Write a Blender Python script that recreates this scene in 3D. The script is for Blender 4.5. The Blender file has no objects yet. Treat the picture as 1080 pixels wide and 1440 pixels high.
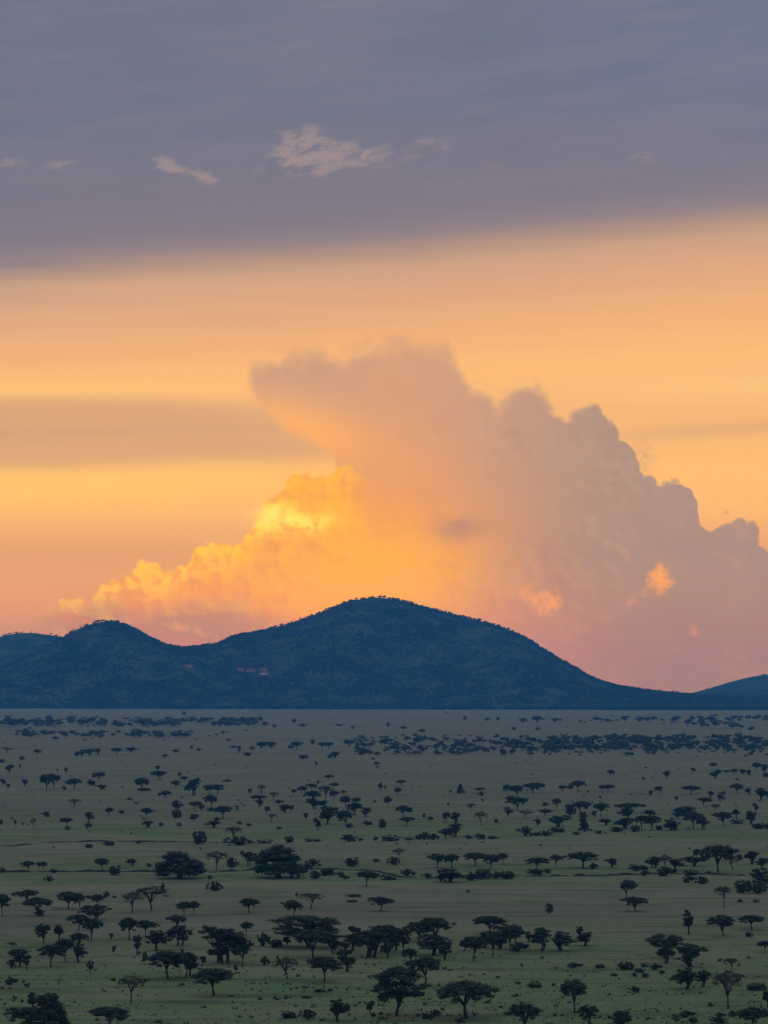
import bpy, math, random, re
import numpy as np
from mathutils import Vector

SC = bpy.context.scene
COL = SC.collection
rnd = random.Random(7)

# ------------------------------------------------------------------ camera
CAM_H = 70.0                     # viewpoint on a rise above the plain
FPX = 4000.0                     # focal length in photo pixels (100 mm on a 36 mm tall frame)
HORIZON = 960.0
TILT = math.atan((HORIZON - 720.0) / FPX)
cam_d = bpy.data.cameras.new('camera')
cam = bpy.data.objects.new('camera', cam_d); COL.objects.link(cam)
cam_d.sensor_fit = 'VERTICAL'; cam_d.sensor_height = 36.0; cam_d.sensor_width = 27.0
cam_d.lens = 100.0
cam_d.clip_start = 1.0; cam_d.clip_end = 200000.0
cam.location = (0, 0, CAM_H)
cam.rotation_euler = (math.pi / 2 + TILT, 0, 0)
SC.camera = cam

SC.view_settings.view_transform = 'Standard'
SC.view_settings.look = 'None'
SC.view_settings.exposure = 0.0
SC.view_settings.gamma = 1.0
SC.view_settings.use_curve_mapping = False
SC.render.engine = 'CYCLES'
SC.cycles.max_bounces = 5
SC.cycles.diffuse_bounces = 2
SC.cycles.volume_bounces = 2
SC.cycles.use_denoising = True
SC.cycles.use_adaptive_sampling = True
SC.cycles.adaptive_threshold = 0.006

# ------------------------------------------------------------------ world: sunset sky
def lin(c):
    r = []
    for v in c:
        v = v / 255.0
        r.append(v / 12.92 if v <= 0.04045 else ((v + 0.055) / 1.055) ** 2.4)
    return (r[0], r[1], r[2], 1.0)

SUN_AZ, SUN_EL = math.radians(-1.0), math.radians(2.4)

class G:
    """tiny expression builder for shader nodes"""
    def __init__(s, nt): s.nt = nt
    def node(s, t, **kw):
        n = s.nt.nodes.new(t)
        for k, v in kw.items(): setattr(n, k, v)
        return n
    def put(s, sock, v):
        if isinstance(v, Sk): s.nt.links.new(v.s, sock)
        else: sock.default_value = v
    def math(s, op, a, b=None, c=None, clamp=False):
        n = s.node('ShaderNodeMath', operation=op); n.use_clamp = clamp
        s.put(n.inputs[0], a)
        if b is not None: s.put(n.inputs[1], b)
        if c is not None: s.put(n.inputs[2], c)
        return Sk(s, n.outputs[0])
    def sstep(s, v, lo, hi):
        n = s.node('ShaderNodeMapRange', interpolation_type='SMOOTHSTEP')
        s.put(n.inputs['Value'], v); s.put(n.inputs['From Min'], lo); s.put(n.inputs['From Max'], hi)
        return Sk(s, n.outputs['Result'])
    def vec(s, x, y, z=0.0):
        n = s.node('ShaderNodeCombineXYZ')
        s.put(n.inputs[0], x); s.put(n.inputs[1], y); s.put(n.inputs[2], z)
        return Sk(s, n.outputs[0])
    def noise(s, vec, scale=1.0, detail=4.0, rough=0.5, color=False):
        n = s.node('ShaderNodeTexNoise')
        s.put(n.inputs['Vector'], vec); n.inputs['Scale'].default_value = scale
        n.inputs['Detail'].default_value = detail; n.inputs['Roughness'].default_value = rough
        return Sk(s, n.outputs['Color' if color else 0])
    def voro(s, vec, scale):
        n = s.node('ShaderNodeTexVoronoi', feature='F1')
        s.put(n.inputs['Vector'], vec); n.inputs['Scale'].default_value = scale
        return Sk(s, n.outputs['Distance'])
    def mix(s, f, a, b, blend='MIX'):
        n = s.node('ShaderNodeMix', data_type='RGBA', blend_type=blend)
        s.put(n.inputs[0], f); s.put(n.inputs[6], a); s.put(n.inputs[7], b)
        return Sk(s, n.outputs[2])
    def ramp(s, f, stops):
        n = s.node('ShaderNodeValToRGB'); cr = n.color_ramp
        cr.elements[0].position = stops[0][0]; cr.elements[0].color = stops[0][1]
        cr.elements[1].position = stops[-1][0]; cr.elements[1].color = stops[-1][1]
        for p, c in stops[1:-1]:
            e = cr.elements.new(p); e.color = c
        s.put(n.inputs[0], f); return Sk(s, n.outputs[0])
    def curve(s, v, x0, x1, y0, y1, pts):
        """piecewise curve through pts (photo-like units), input range x0..x1"""
        n = s.node('ShaderNodeFloatCurve'); cu = n.mapping.curves[0]
        pts = [((a - x0) / (x1 - x0), (b - y0) / (y1 - y0)) for a, b in pts]
        cu.points[0].location = pts[0]; cu.points[1].location = pts[-1]
        for p in pts[1:-1]: cu.points.new(*p)
        for p in cu.points: p.handle_type = 'VECTOR'
        n.mapping.update()
        s.put(n.inputs['Value'], (v - x0) * (1.0 / (x1 - x0)))
        return Sk(s, n.outputs[0]) * (y1 - y0) + y0
class Sk:
    def __init__(s, g, sock): s.g = g; s.s = sock
    def __add__(a, b): return a.g.math('ADD', a, b)
    __radd__ = __add__
    def __sub__(a, b): return a.g.math('SUBTRACT', a, b)
    def __rsub__(a, b): return a.g.math('SUBTRACT', b, a)
    def __mul__(a, b): return a.g.math('MULTIPLY', a, b)
    __rmul__ = __mul__
    def clamp(a): return a.g.math('ADD', a, 0.0, clamp=True)

world = bpy.data.worlds.new('World'); SC.world = world; world.use_nodes = True
nt = world.node_tree; nt.nodes.clear(); g = G(nt)
tc = g.node('ShaderNodeTexCoord'); sep = g.node('ShaderNodeSeparateXYZ')
nt.links.new(tc.outputs['Generated'], sep.inputs[0])
dx, dy, dz = (Sk(g, sep.outputs[i]) for i in range(3))
az = g.math('ARCTAN2', dx, dy); el = g.math('ARCSINE', dz)
U = az * FPX + 540.0             # azimuth and elevation, 4000 units to the radian
V = HORIZON - el * FPX
P = g.vec(U, V)

# soft large-scale warp shared by everything
w1 = g.noise(P, 1 / 90.0, 3.0, 0.55, color=True)
sw = g.node('ShaderNodeSeparateColor'); g.put(sw.inputs[0], w1)
wx = Sk(g, sw.outputs[0]) - 0.5; wy = Sk(g, sw.outputs[1]) - 0.5

def gauss(cx, cy, rx, ry, u=None, v=None, p=1.0):
    a = ((u or U) - cx) * (1.0 / rx); b = ((v or V) - cy) * (1.0 / ry)
    q = g.math('MULTIPLY_ADD', a, a, b * b)
    if p != 1.0: q = g.math('POWER', q, p)
    return g.math('EXPONENT', q * -1.0)

# veil of high cloud: tilted lower edge across the sky
til = g.sstep(V, 620.0, 420.0)
strk = g.noise(g.vec(U * (1 / 420.0), V * (1 / 26.0)), 1.0, 3.0, 0.5) - 0.5
VT = V + (U - 540.0) * 0.081 * til + strk * 16.0 + wy * 10.0
S = [(0, (108, 116, 137)), (150, (107, 115, 136)), (240, (118, 116, 135)), (305, (127, 120, 135)), (332, (143, 128, 134)),
     (355, (176, 146, 130)), (378, (205, 162, 133)), (430, (224, 169, 128)), (480, (240, 178, 119)), (530, (250, 190, 116)),
     (565, (243, 184, 118)), (620, (244, 186, 113)), (665, (252, 192, 106)), (720, (250, 188, 106)), (775, (226, 166, 106)),
     (845, (231, 164, 92)), (900, (196, 150, 108)), (960, (168, 140, 122))]
base = g.ramp(VT * (1 / 960.0), [(max(0, y / 960.0), lin(c)) for y, c in S])
# grey-brown bank of veil cloud low on the left, and thin ones on the right
lens = gauss(60, 612, 450, 51, v=V + (U - 60.0) * 0.012 + wy * 10.0, p=3.5)
base = g.mix(lens * 0.95, base, lin((212, 162, 118)))
base = g.mix(gauss(415, 634, 75, 22) * 0.6, base, lin((218, 165, 117)))
base = g.mix(gauss(60, 692, 420, 26, v=V + U * 0.03 + wy * 10.0) * 0.9, base, lin((255, 205, 98)))
base = g.mix(gauss(20, 548, 420, 9, v=V + wy * 8.0) * 0.6, base, lin((255, 199, 115)))
base = g.mix(gauss(1030, 606, 230, 10, v=V + U * 0.05 - 52.0 + wy * 12.0) * 0.8, base, lin((220, 166, 120)))
base = g.mix(gauss(1060, 549, 240, 20, v=V + wy * 12.0) * 0.6, base, lin((255, 203, 126)))
base = g.mix(gauss(1050, 668, 260, 44) * 0.6, base, lin((255, 196, 112)))
base = g.mix(gauss(1180, 60, 420, 160) * 0.5, base, lin((100, 118, 152)))
base = g.mix(g.sstep(strk, -0.25, 0.3) * g.sstep(V, 330.0, 450.0) * 0.16, base, lin((255, 205, 140)))
# faint mottling in the blue-grey deck
base = g.mix(g.sstep(g.noise(P, 1 / 300.0, 2.0, 0.5), 0.3, 0.7) * g.sstep(V, 330.0, 200.0) * 0.22, base, lin((136, 130, 146)))

dk = g.noise(g.vec(U * (1 / 260.0) + wx, (V + U * 0.081) * (1 / 34.0)), 1.0, 5.0, 0.6) - 0.5
base = g.mix(g.sstep(dk, -0.04, 0.2) * g.sstep(V, 360.0, 150.0) * 0.25, base, lin((134, 130, 143)))
base = g.mix(g.sstep(dk, 0.04, -0.2) * g.sstep(V, 360.0, 200.0) * 0.22, base, lin((96, 108, 132)))
# small torn high clouds
wn = g.noise(g.vec(U * (1 / 30.0) + wx * 2.0, V * (1 / 13.0) + U * 0.012), 1.0, 6.0, 0.62)
wm = gauss(424, 214, 38, 34, u=U - wx * 20.0) * 1.2 + gauss(490, 224, 78, 22, v=V + wy * 10) + gauss(236, 237, 28, 13, v=V - (U - 236.0) * 0.3) + gauss(288, 252, 20, 12, v=V - (U - 286.0) * 0.4)
wm = wm + gauss(610, 207, 30, 18) * 0.6 + gauss(908, 226, 34, 11) * 0.55 + gauss(84, 238, 36, 10) * 0.6 + gauss(12, 238, 26, 11) * 0.65 + gauss(705, 238, 34, 9) * 0.4 + gauss(365, 243, 16, 8) * 0.4
wisp = g.sstep(wn + wm.clamp() * 0.42, 0.56, 1.02) * g.sstep(wm, 0.0, 0.7)
base = g.mix(wisp * g.sstep(wn, 0.26, 0.56) * 0.7, base, lin((166, 147, 146)))

# cumulus tower
def billow(sc, vec):
    d = g.voro(vec, sc); return 0.34 - d * d * 1.25
PW = g.vec(U + wx * 26.0, V + wy * 26.0)
fb = g.noise(PW, 1 / 60.0, 6.0, 0.6) - 0.5
fz = g.noise(P, 1 / 16.0, 5.0, 0.62) - 0.5
PX = g.vec(U + wx * 26.0 + fz * 9.0, V + wy * 26.0 + fz * 9.0)
b1 = billow(1 / 46.0, PX) * 24.0; b2 = billow(1 / 17.0, PX) * 15.0
b = b1 + b2 + fz * 9.0
PS = g.vec(U + wx * 26.0 + fz * 9.0 - 7.0, V + wy * 26.0 + fz * 9.0 + 7.0)
relief = (b1 + b2) - (billow(1 / 46.0, PS) * 24.0 + billow(1 / 17.0, PS) * 15.0)
rmask = g.sstep(g.noise(P, 1 / 150.0, 2.0, 0.5), 0.42, 0.62) * g.sstep(U, 520.0, 680.0)
TOP = [(340, 560), (352, 522), (372, 507), (420, 502), (470, 506), (500, 496), (540, 488), (600, 490), (632, 500), (646, 524), (660, 550), (700, 562),
       (722, 556), (745, 550), (772, 562), (800, 584), (836, 576), (858, 594), (880, 626), (902, 662), (926, 690), (942, 681), (956, 677), (970, 690), (982, 722),
       (994, 742), (1020, 726), (1050, 742), (1076, 764), (1092, 806), (1130, 862), (1200, 940), (1240, 985)]
UND = [(340, 530), (352, 552), (372, 580), (400, 604), (440, 626), (470, 645), (480, 700), (486, 900), (500, 1000)]
LOW = [(20, 900), (60, 868), (92, 850), (130, 838), (152, 826), (178, 802), (200, 796), (232, 806), (262, 800), (272, 774), (300, 768), (332, 768), (352, 750),
       (366, 722), (388, 696), (406, 675), (440, 670), (474, 664), (500, 664)]
topc = g.curve(U + wx * 8.0, 340, 1240, 400, 1000, TOP)
dt = V - topc + b + 4.0
soft = g.sstep(U, 620.0, 930.0) * -20.0 + 25.0
mt = g.sstep(dt, soft * -0.8, soft) * g.sstep(U, 338.0, 362.0)
mu = g.math('MAXIMUM', g.sstep(g.curve(U + wx * 8.0, 340, 500, 500, 1000, UND) - V + b * 0.3, -14.0, 16.0), g.sstep(U, 470.0, 488.0))
dl = V - g.curve(U + wx * 14.0, 20, 500, 600, 920, LOW) + b * 0.9 + 3.0
ml = g.sstep(dl, -2.0, 7.0) * g.sstep(U, 20.0, 110.0) * g.sstep(U, 530.0, 474.0)
ember = g.noise(PW, 1 / 34.0, 5.0, 0.62)
fine = g.noise(P, 1 / 15.0, 6.0, 0.6)
upper = g.math('MAXIMUM', mt * mu, gauss(906, 645, 12, 19) * g.sstep(ember, 0.36, 0.58) * 0.6)
lump = b * 0.022
cc = g.mix(g.sstep(U + V * 0.5, 850.0, 1250.0), lin((201, 157, 131)), lin((164, 141, 131)))
cc = g.mix(g.sstep(V, 760.0, 900.0) * 0.9, cc, g.mix(g.sstep(U, 650.0, 950.0), lin((206, 148, 114)), lin((168, 138, 122))))
cc = g.mix(gauss(560, 640, 90, 210, u=U + fb * 60.0) * 0.5, cc, lin((222, 158, 112)))
cc = g.mix(gauss(430, 606, 110, 42, u=U + fb * 60.0, v=V + U * -0.25 + 107.0) * 0.95, cc, lin((255, 182, 98)))
cc = g.mix(gauss(505, 770, 195, 120, u=U + fb * 90.0) * 0.9, cc, lin((244, 156, 60)))
cc = g.mix(gauss(520, 815, 125, 72, u=U + fb * 50.0, v=V + fb * 30.0), cc, (1.0, 0.50, 0.0, 1.0))
cc = g.mix(gauss(435, 742, 60, 46, u=U + fb * 60.0) * 0.8, cc, lin((255, 186, 60)))
em = gauss(928, 812, 30, 34) + gauss(748, 836, 34, 40) * 0.72 + gauss(786, 848, 24, 24) * 0.6 + gauss(884, 850, 26, 20) * 0.6 + gauss(975, 888, 20, 14) * 0.7 + gauss(845, 900, 20, 18) * 0.35 + gauss(800, 800, 26, 22) * 0.35
cc = g.mix(g.sstep(ember * 0.55 + fine * 0.4 + em * 0.42, 0.68, 0.88) * em.clamp(), cc, (1.0, 0.42, 0.07, 1.0))
cc = g.mix(gauss(645, 743, 36, 15, v=V - b * 0.5) * 0.9, cc, lin((176, 130, 118)))
cc = g.mix((relief * 0.03 * rmask + fb * 0.8).clamp() * 0.42, cc, lin((236, 184, 146)))
cc = g.mix((relief * -0.035 * rmask - fb * 1.1).clamp() * 0.6, cc, lin((166, 124, 116)))
# bright rim of the low left bank, seen against the hidden sun
cl = g.mix(g.sstep(dl + fb * 60.0, 6.0, 90.0), (1.0, 0.44, 0.03, 1.0), lin((244, 158, 66)))
capf = g.math('MAXIMUM', g.sstep(V, 694.0, 716.0), g.sstep(U, 400.0, 360.0))
cl = g.mix(g.sstep(dl, 62.0, 0.0) * g.sstep(fine + relief * 0.012, 0.40, 0.56) * (capf * 0.85 + 0.15), cl, (1.15, 0.68, 0.0, 1.0))
cl = g.mix(g.sstep(ember + fine, 1.02, 1.16) * 0.55, cl, (1.05, 0.56, 0.0, 1.0))
cl = g.mix(gauss(520, 815, 150, 78) * 0.95, cl, (1.0, 0.50, 0.0, 1.0))
cl = g.mix(gauss(400, 734, 50, 20, v=V + fb * 50.0) * g.sstep(fine + relief * 0.01, 0.36, 0.56), cl, (1.1, 0.82, 0.05, 1.0))
cl = g.mix(g.sstep(V + fb * 50.0 - g.sstep(U, 300.0, 480.0) * 34.0, 828.0, 880.0) * 0.92, cl, lin((184, 140, 114)))
cl = g.mix((relief * -0.05 - fb * 0.8).clamp() * 0.7, cl, lin((226, 142, 64)))
cl = g.mix((relief * 0.05 + fb * 0.4).clamp() * 0.5, cl, lin((255, 200, 10)))
sky = g.mix(upper * 0.93, base, cc)
sky = g.mix(ml * 0.95, sky, cl)
sky = g.mix(gauss(446, 726, 46, 24, v=V + fb * 44.0, u=U + fb * 60.0) * 0.7, sky, (1.05, 0.58, 0.0, 1.0))

sky = g.mix(gauss(520, 816, 140, 66, u=U + fb * 50.0, v=V + fb * 40.0) * 0.7, sky, (1.04, 0.49, 0.0, 1.0))
sky = g.mix((gauss(384, 730, 22, 17, u=U + fb * 40.0, v=V + fb * 50.0) + gauss(428, 738, 40, 13, u=U + fb * 50.0, v=V + fb * 60.0) * g.sstep(fine, 0.38, 0.56)).clamp() * 0.9, sky, (1.1, 0.86, 0.14, 1.0))
# beyond the frame: the grey deck runs up overhead, the warm belt fades round the horizon
deck = g.mix(g.sstep(g.noise(g.vec(dx, dy, dz), 3.0, 4.0, 0.5), 0.35, 0.7), lin((128, 143, 172)), lin((158, 164, 180)))
sky = g.mix(g.sstep(el, 0.24, 0.45), sky, deck)
away = g.sstep(g.math('ABSOLUTE', az), 0.35, 1.7)
dusk = g.mix(g.sstep(el, 0.0, 0.3), lin((150, 150, 168)), lin((132, 145, 176)))
sky = g.mix(away, sky, dusk)
sky = g.mix(g.sstep(el, -0.002, -0.05), sky, lin((70, 78, 80)))
bg1 = g.node('ShaderNodeBackground'); g.put(bg1.inputs[0], sky); bg1.inputs[1].default_value = 1.0
nis = g.node('ShaderNodeTexSky', sky_type='NISHITA'); nis.sun_disc = False
nis.sun_elevation = SUN_EL; nis.sun_rotation = SUN_AZ; nis.dust_density = 2.0
bg2 = g.node('ShaderNodeBackground'); nt.links.new(nis.outputs[0], bg2.inputs[0]); bg2.inputs[1].default_value = 0.001
add = g.node('ShaderNodeAddShader'); out = g.node('ShaderNodeOutputWorld')
nt.links.new(bg1.outputs[0], add.inputs[0]); nt.links.new(bg2.outputs[0], add.inputs[1])
nt.links.new(add.outputs[0], out.inputs['Surface'])
try:
    world.cycles.sampling_method = 'MANUAL'; world.cycles.sample_map_resolution = 512
except Exception: pass

# the set sun, veiled by the cumulus: faint and very soft
sd = bpy.data.lights.new('sun', 'SUN'); sd.energy = 0.12; sd.angle = math.radians(14); sd.color = (1.0, 0.62, 0.34)
sun = bpy.data.objects.new('sun', sd); COL.objects.link(sun)
sdir = Vector((math.sin(SUN_AZ) * math.cos(SUN_EL), math.cos(SUN_AZ) * math.cos(SUN_EL), math.sin(SUN_EL)))
sun.rotation_euler = (-sdir).to_track_quat('-Z', 'Y').to_euler()
sun.location = (0, 0, 200)

# ------------------------------------------------------------------ helpers
def vnoise(x, y, seed=0):
    xi = np.floor(x).astype(np.int64); yi = np.floor(y).astype(np.int64)
    fx = x - xi; fy = y - yi
    fx = fx * fx * (3 - 2 * fx); fy = fy * fy * (3 - 2 * fy)
    def h(a, b_):
        n = (a * 374761393 + b_ * 668265263 + seed * 1442695041) & 0xFFFFFFFF
        n = ((n ^ (n >> 13)) * 1274126177) & 0xFFFFFFFF
        return ((n ^ (n >> 16)) & 0xFFFF) / 65535.0
    a = h(xi, yi); b_ = h(xi + 1, yi); c = h(xi, yi + 1); d = h(xi + 1, yi + 1)
    return (a + (b_ - a) * fx) * (1 - fy) + (c + (d - c) * fx) * fy
def fbm(x, y, seed=0, o=4):
    s = 0; a = 0.5; t = 0
    for i in range(o):
        s = s + a * vnoise(x, y, seed + i * 17); t += a; a *= 0.5; x = x * 2.03; y = y * 2.03
    return s / t - 0.5

def new_mesh(name, v, f, mats, mi=None, smooth=False):
    """v (n,3), f (m,k) array of constant k"""
    v = np.asarray(v, np.float32); f = np.asarray(f, np.int32)
    me = bpy.data.meshes.new(name)
    me.vertices.add(len(v)); me.vertices.foreach_set('co', v.ravel())
    k = f.shape[1]
    me.loops.add(f.size); me.loops.foreach_set('vertex_index', f.ravel())
    me.polygons.add(len(f)); me.polygons.foreach_set('loop_start', np.arange(len(f), dtype=np.int32) * k)
    me.polygons.foreach_set('loop_total', np.full(len(f), k, np.int32))
    for m in mats: me.materials.append(m)
    if mi is not None: me.polygons.foreach_set('material_index', np.asarray(mi, np.int32))
    if smooth: me.polygons.foreach_set('use_smooth', np.ones(len(f), bool))
    me.update(calc_edges=True)
    return me
def link(name, me, parent=None, loc=None):
    o = bpy.data.objects.new(name, me); COL.objects.link(o)
    if parent: o.parent = parent
    if loc is not None: o.location = loc
    return o

def mat(name, build, rough=0.9):
    m = bpy.data.materials.new(name); m.use_nodes = True
    q = G(m.node_tree); bs = m.node_tree.nodes['Principled BSDF']
    bs.inputs['Roughness'].default_value = rough
    bs.inputs['Specular IOR Level'].default_value = 0.15
    r = build(q, m.node_tree)
    if isinstance(r, Sk): m.node_tree.links.new(r.s, bs.inputs['Base Color'])
    else: bs.inputs['Base Color'].default_value = r
    return m, q, bs

def pos(q):
    n = q.node('ShaderNodeNewGeometry'); s = q.node('ShaderNodeSeparateXYZ')
    q.nt.links.new(n.outputs['Position'], s.inputs[0])
    return Sk(q, n.outputs['Position']), Sk(q, s.outputs[0]), Sk(q, s.outputs[1]), Sk(q, s.outputs[2])

# ------------------------------------------------------------------ materials
def ground_col(q, nt_):
    p, x, y, z = pos(q)
    tan = (0.29, 0.275, 0.15, 1); tan2 = (0.225, 0.22, 0.115, 1); red = (0.235, 0.19, 0.125, 1)
    grn = (0.178, 0.255, 0.088, 1); dgr = (0.10, 0.15, 0.052, 1)
    big = q.noise(q.vec(x * (1 / 420.0), y * (1 / 230.0)), 1.0, 3.0, 0.55)
    med = q.noise(q.vec(x * (1 / 80.0), y * (1 / 42.0)), 1.0, 5.0, 0.62)
    fine = q.noise(q.vec(x * (1 / 11.0), y * (1 / 6.0)), 1.0, 6.0, 0.7)
    mid = q.noise(q.vec(x * (1 / 34.0), y * (1 / 12.0)), 1.0, 4.0, 0.6)
    c = q.mix(q.sstep(med, 0.3, 0.7), tan, tan2)
    c = q.mix(q.sstep(big, 0.45, 0.65) * 0.6, c, red)
    yw = y + (big - 0.5) * 150.0 + (med - 0.5) * 60.0
    # fresh grass: on the near flats and along the low drainage lines
    gr = q.curve(yw, 500, 4500, 0, 1, [(500, .72), (650, .62), (760, .5), (840, .24), (950, .18), (1000, .5), (1090, .62), (1150, .3), (1240, .3), (1290, .6), (1400, .5), (1600, .36), (2000, .25), (2600, .12), (4500, .05)])
    gf = q.sstep(gr + (med - 0.5) * 1.1 + (mid - 0.5) * 0.8 + (fine - 0.5) * 0.5 + q.sstep(x, -100.0, 140.0) * 0.05, 0.22, 0.85)
    c = q.mix(gf, c, grn)
    c = q.mix(q.sstep(mid * 0.65 + fine * 0.35, 0.53, 0.62) * (gf * 0.5 + 0.25), c, dgr)
    c = q.mix(q.sstep(fine, 0.52, 0.72) * 0.4, c, (0.30, 0.28, 0.17, 1))
    st = q.noise(q.vec(x * (1 / 60.0), y * (1 / 9.0)), 1.0, 4.0, 0.65)
    c = q.mix(q.sstep(st, 0.54, 0.62) * 0.55, c, (0.10, 0.125, 0.06, 1))
    dt_ = q.noise(q.vec(x * (1 / 4.0), y * (1 / 5.0)), 1.0, 3.0, 0.6)
    c = q.mix(q.sstep(dt_, 0.60, 0.68) * 0.45, c, (0.09, 0.11, 0.05, 1))
    c = q.mix(q.sstep(st, 0.42, 0.34) * 0.35, c, (0.29, 0.265, 0.16, 1))
    return c
M_GROUND, _q, _bs = mat('savanna_grass', ground_col, 1.0)
_bs.inputs['Specular IOR Level'].default_value = 0.0

def hill_col(q, nt_):
    p, x, y, z = pos(q)
    a = q.noise(p, 1 / 90.0, 5.0, 0.6); b_ = q.noise(p, 1 / 16.0, 4.0, 0.65)
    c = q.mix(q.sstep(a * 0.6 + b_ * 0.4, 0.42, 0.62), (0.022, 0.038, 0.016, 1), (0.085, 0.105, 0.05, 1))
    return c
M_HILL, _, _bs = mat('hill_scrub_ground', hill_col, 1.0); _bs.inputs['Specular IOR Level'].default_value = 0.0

def leafmat(name, a, b_, sc=0.35):
    def f(q, nt_):
        oi = q.node('ShaderNodeObjectInfo'); tcn = q.node('ShaderNodeTexCoord')
        n = q.noise(Sk(q, tcn.outputs['Object']), 5.0, 3.0, 0.6)
        c = q.mix(q.sstep(n, 0.35, 0.65), a, b_)
        c2 = q.mix(Sk(q, oi.outputs['Random']) * sc, c, (b_[0] * 1.5, b_[1] * 1.25, b_[2] * 1.1, 1))
        return c2
    return mat(name, f, 0.8)[0]
M_LEAF = leafmat('acacia_leaves', (0.028, 0.048, 0.026, 1), (0.052, 0.078, 0.036, 1))
M_LEAF2 = leafmat('thorn_leaves', (0.045, 0.058, 0.03, 1), (0.075, 0.085, 0.045, 1))
M_GREEN = leafmat('green_shrub_leaves', (0.04, 0.07, 0.028, 1), (0.06, 0.095, 0.035, 1))
M_BARK, _, _ = mat('bark', lambda q, n: q.mix(q.noise(pos(q)[0], 6.0, 4.0, 0.6), (0.035, 0.028, 0.022, 1), (0.075, 0.06, 0.047, 1)))
M_SOIL, _, _ = mat('dark_soil', lambda q, n: q.mix(q.noise(pos(q)[0], 0.4, 4.0, 0.6), (0.03, 0.032, 0.022, 1), (0.075, 0.07, 0.045, 1)))
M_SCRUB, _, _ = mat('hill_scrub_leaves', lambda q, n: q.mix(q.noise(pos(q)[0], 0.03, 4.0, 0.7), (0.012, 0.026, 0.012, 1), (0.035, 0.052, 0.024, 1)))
M_TUFT, _, _ = mat('tussock_blades', lambda q, n: q.mix(q.noise(pos(q)[0], 0.06, 4.0, 0.7), (0.17, 0.24, 0.10, 1), (0.32, 0.31, 0.18, 1)))
M_ROOF, _, _ = mat('roof_clay', lambda q, n: q.mix(q.noise(pos(q)[0], 0.8, 4.0, 0.6), (0.26, 0.085, 0.055, 1), (0.34, 0.12, 0.08, 1)))
M_WALLP, _, _ = mat('pink_render', lambda q, n: q.mix(q.noise(pos(q)[0], 0.5, 4.0, 0.6), (0.42, 0.25, 0.21, 1), (0.5, 0.31, 0.26, 1)))
M_WALLW, _, _ = mat('pale_render', lambda q, n: q.mix(q.noise(pos(q)[0], 0.5, 4.0, 0.6), (0.7, 0.66, 0.6, 1), (0.8, 0.77, 0.72, 1)))
M_PANE, _, _bs = mat('window_glass', lambda q, n: (0.03, 0.035, 0.045, 1), 0.15)

# ------------------------------------------------------------------ terrain
def drop(x, y):
    """the earth's curvature (with normal refraction)"""
    return (x * x + y * y) / (2 * 7.4e6)
def zg(x, y):
    """height of the plain"""
    x = np.asarray(x, float); y = np.asarray(y, float)
    return 0.7 * fbm(x / 160.0, y / 90.0, 3, 3) * np.clip((y - 200) / 300.0, 0, 1) - drop(x, y)
def ray(px, py):
    v = Vector(((px - 540.0) / FPX, 1.0, (720.0 - py) / FPX))
    c, s = math.cos(TILT), math.sin(TILT)
    return v.x, v.y * c - v.z * s, v.y * s + v.z * c
def at(px, py):
    dx_, dy_, dz_ = ray(px, py); t = -CAM_H / dz_
    for _ in range(8): t = -(CAM_H + drop(dx_ * t, dy_ * t)) / dz_
    x, y = dx_ * t, dy_ * t
    return x, y, float(zg(x, y))

ys = np.concatenate([[-24000, -12000, -6000, -3000, -1500, -300, 0, 200, 350], np.arange(450, 1500, 6.0), np.arange(1500, 4000, 30.0), np.geomspace(4000, 24000, 60)])
xs = np.concatenate([[-24000, -12000, -6000, -4000, -2700, -1800, -1300], np.arange(-900, 901, 12.0), [1300, 1800, 2700, 4000, 6000, 12000, 24000]])
X, Y = np.meshgrid(xs, ys); Z = zg(X, Y)
def grid_faces(ny, nx):
    i = np.arange(ny - 1)[:, None] * nx + np.arange(nx - 1)[None]
    return np.stack([i, i + 1, i + 1 + nx, i + nx], -1).reshape(-1, 4)
me = new_mesh('ground', np.stack([X, Y, Z], -1).reshape(-1, 3), grid_faces(len(ys), len(xs)), [M_GROUND], smooth=True)
o = link('ground', me); o['kind'] = 'structure'; o['label'] = 'wide savanna plain of dry tan and green grass'

# hills: skyline given as bearing / height above the horizon, ridge at distance D, foot at distance F
HILLS = {
 'main': dict(D=9400, back=2600, pts=[(120, 1000), (200, 935), (255, 911), (300, 905), (330, 893), (380, 884), (420, 872), (460, 858), (490, 846), (515, 841), (545, 841), (575, 848),
    (610, 858), (650, 868), (690, 876), (720, 888), (750, 905), (780, 925), (810, 945), (850, 961), (890, 969), (940, 975), (985, 978), (1080, 981), (1200, 984), (1400, 990), (1700, 1004)]),
 'left': dict(D=8850, back=1300, pts=[(-500, 985), (-300, 970), (-120, 952), (0, 937), (30, 926), (60, 909), (90, 892), (115, 880), (140, 874), (165, 875), (185, 882), (210, 895), (235, 907), (260, 911), (300, 925), (360, 950), (440, 975), (520, 994)]),
 'farleft': dict(D=11200, back=2500, pts=[(-900, 985), (-600, 940), (-300, 905), (-120, 905), (0, 896), (20, 891), (45, 890), (75, 894), (110, 903), (180, 930), (300, 975)]),
 'farright': dict(D=12500, back=2500, pts=[(930, 988), (985, 976), (1010, 968), (1040, 958), (1060, 952), (1080, 949), (1130, 943), (1200, 945), (1300, 925), (1450, 950), (1700, 985)]),
}
def smooth1d(xp, p):
    a = np.array(p, float); return np.interp(xp, a[:, 0], a[:, 1])
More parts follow.
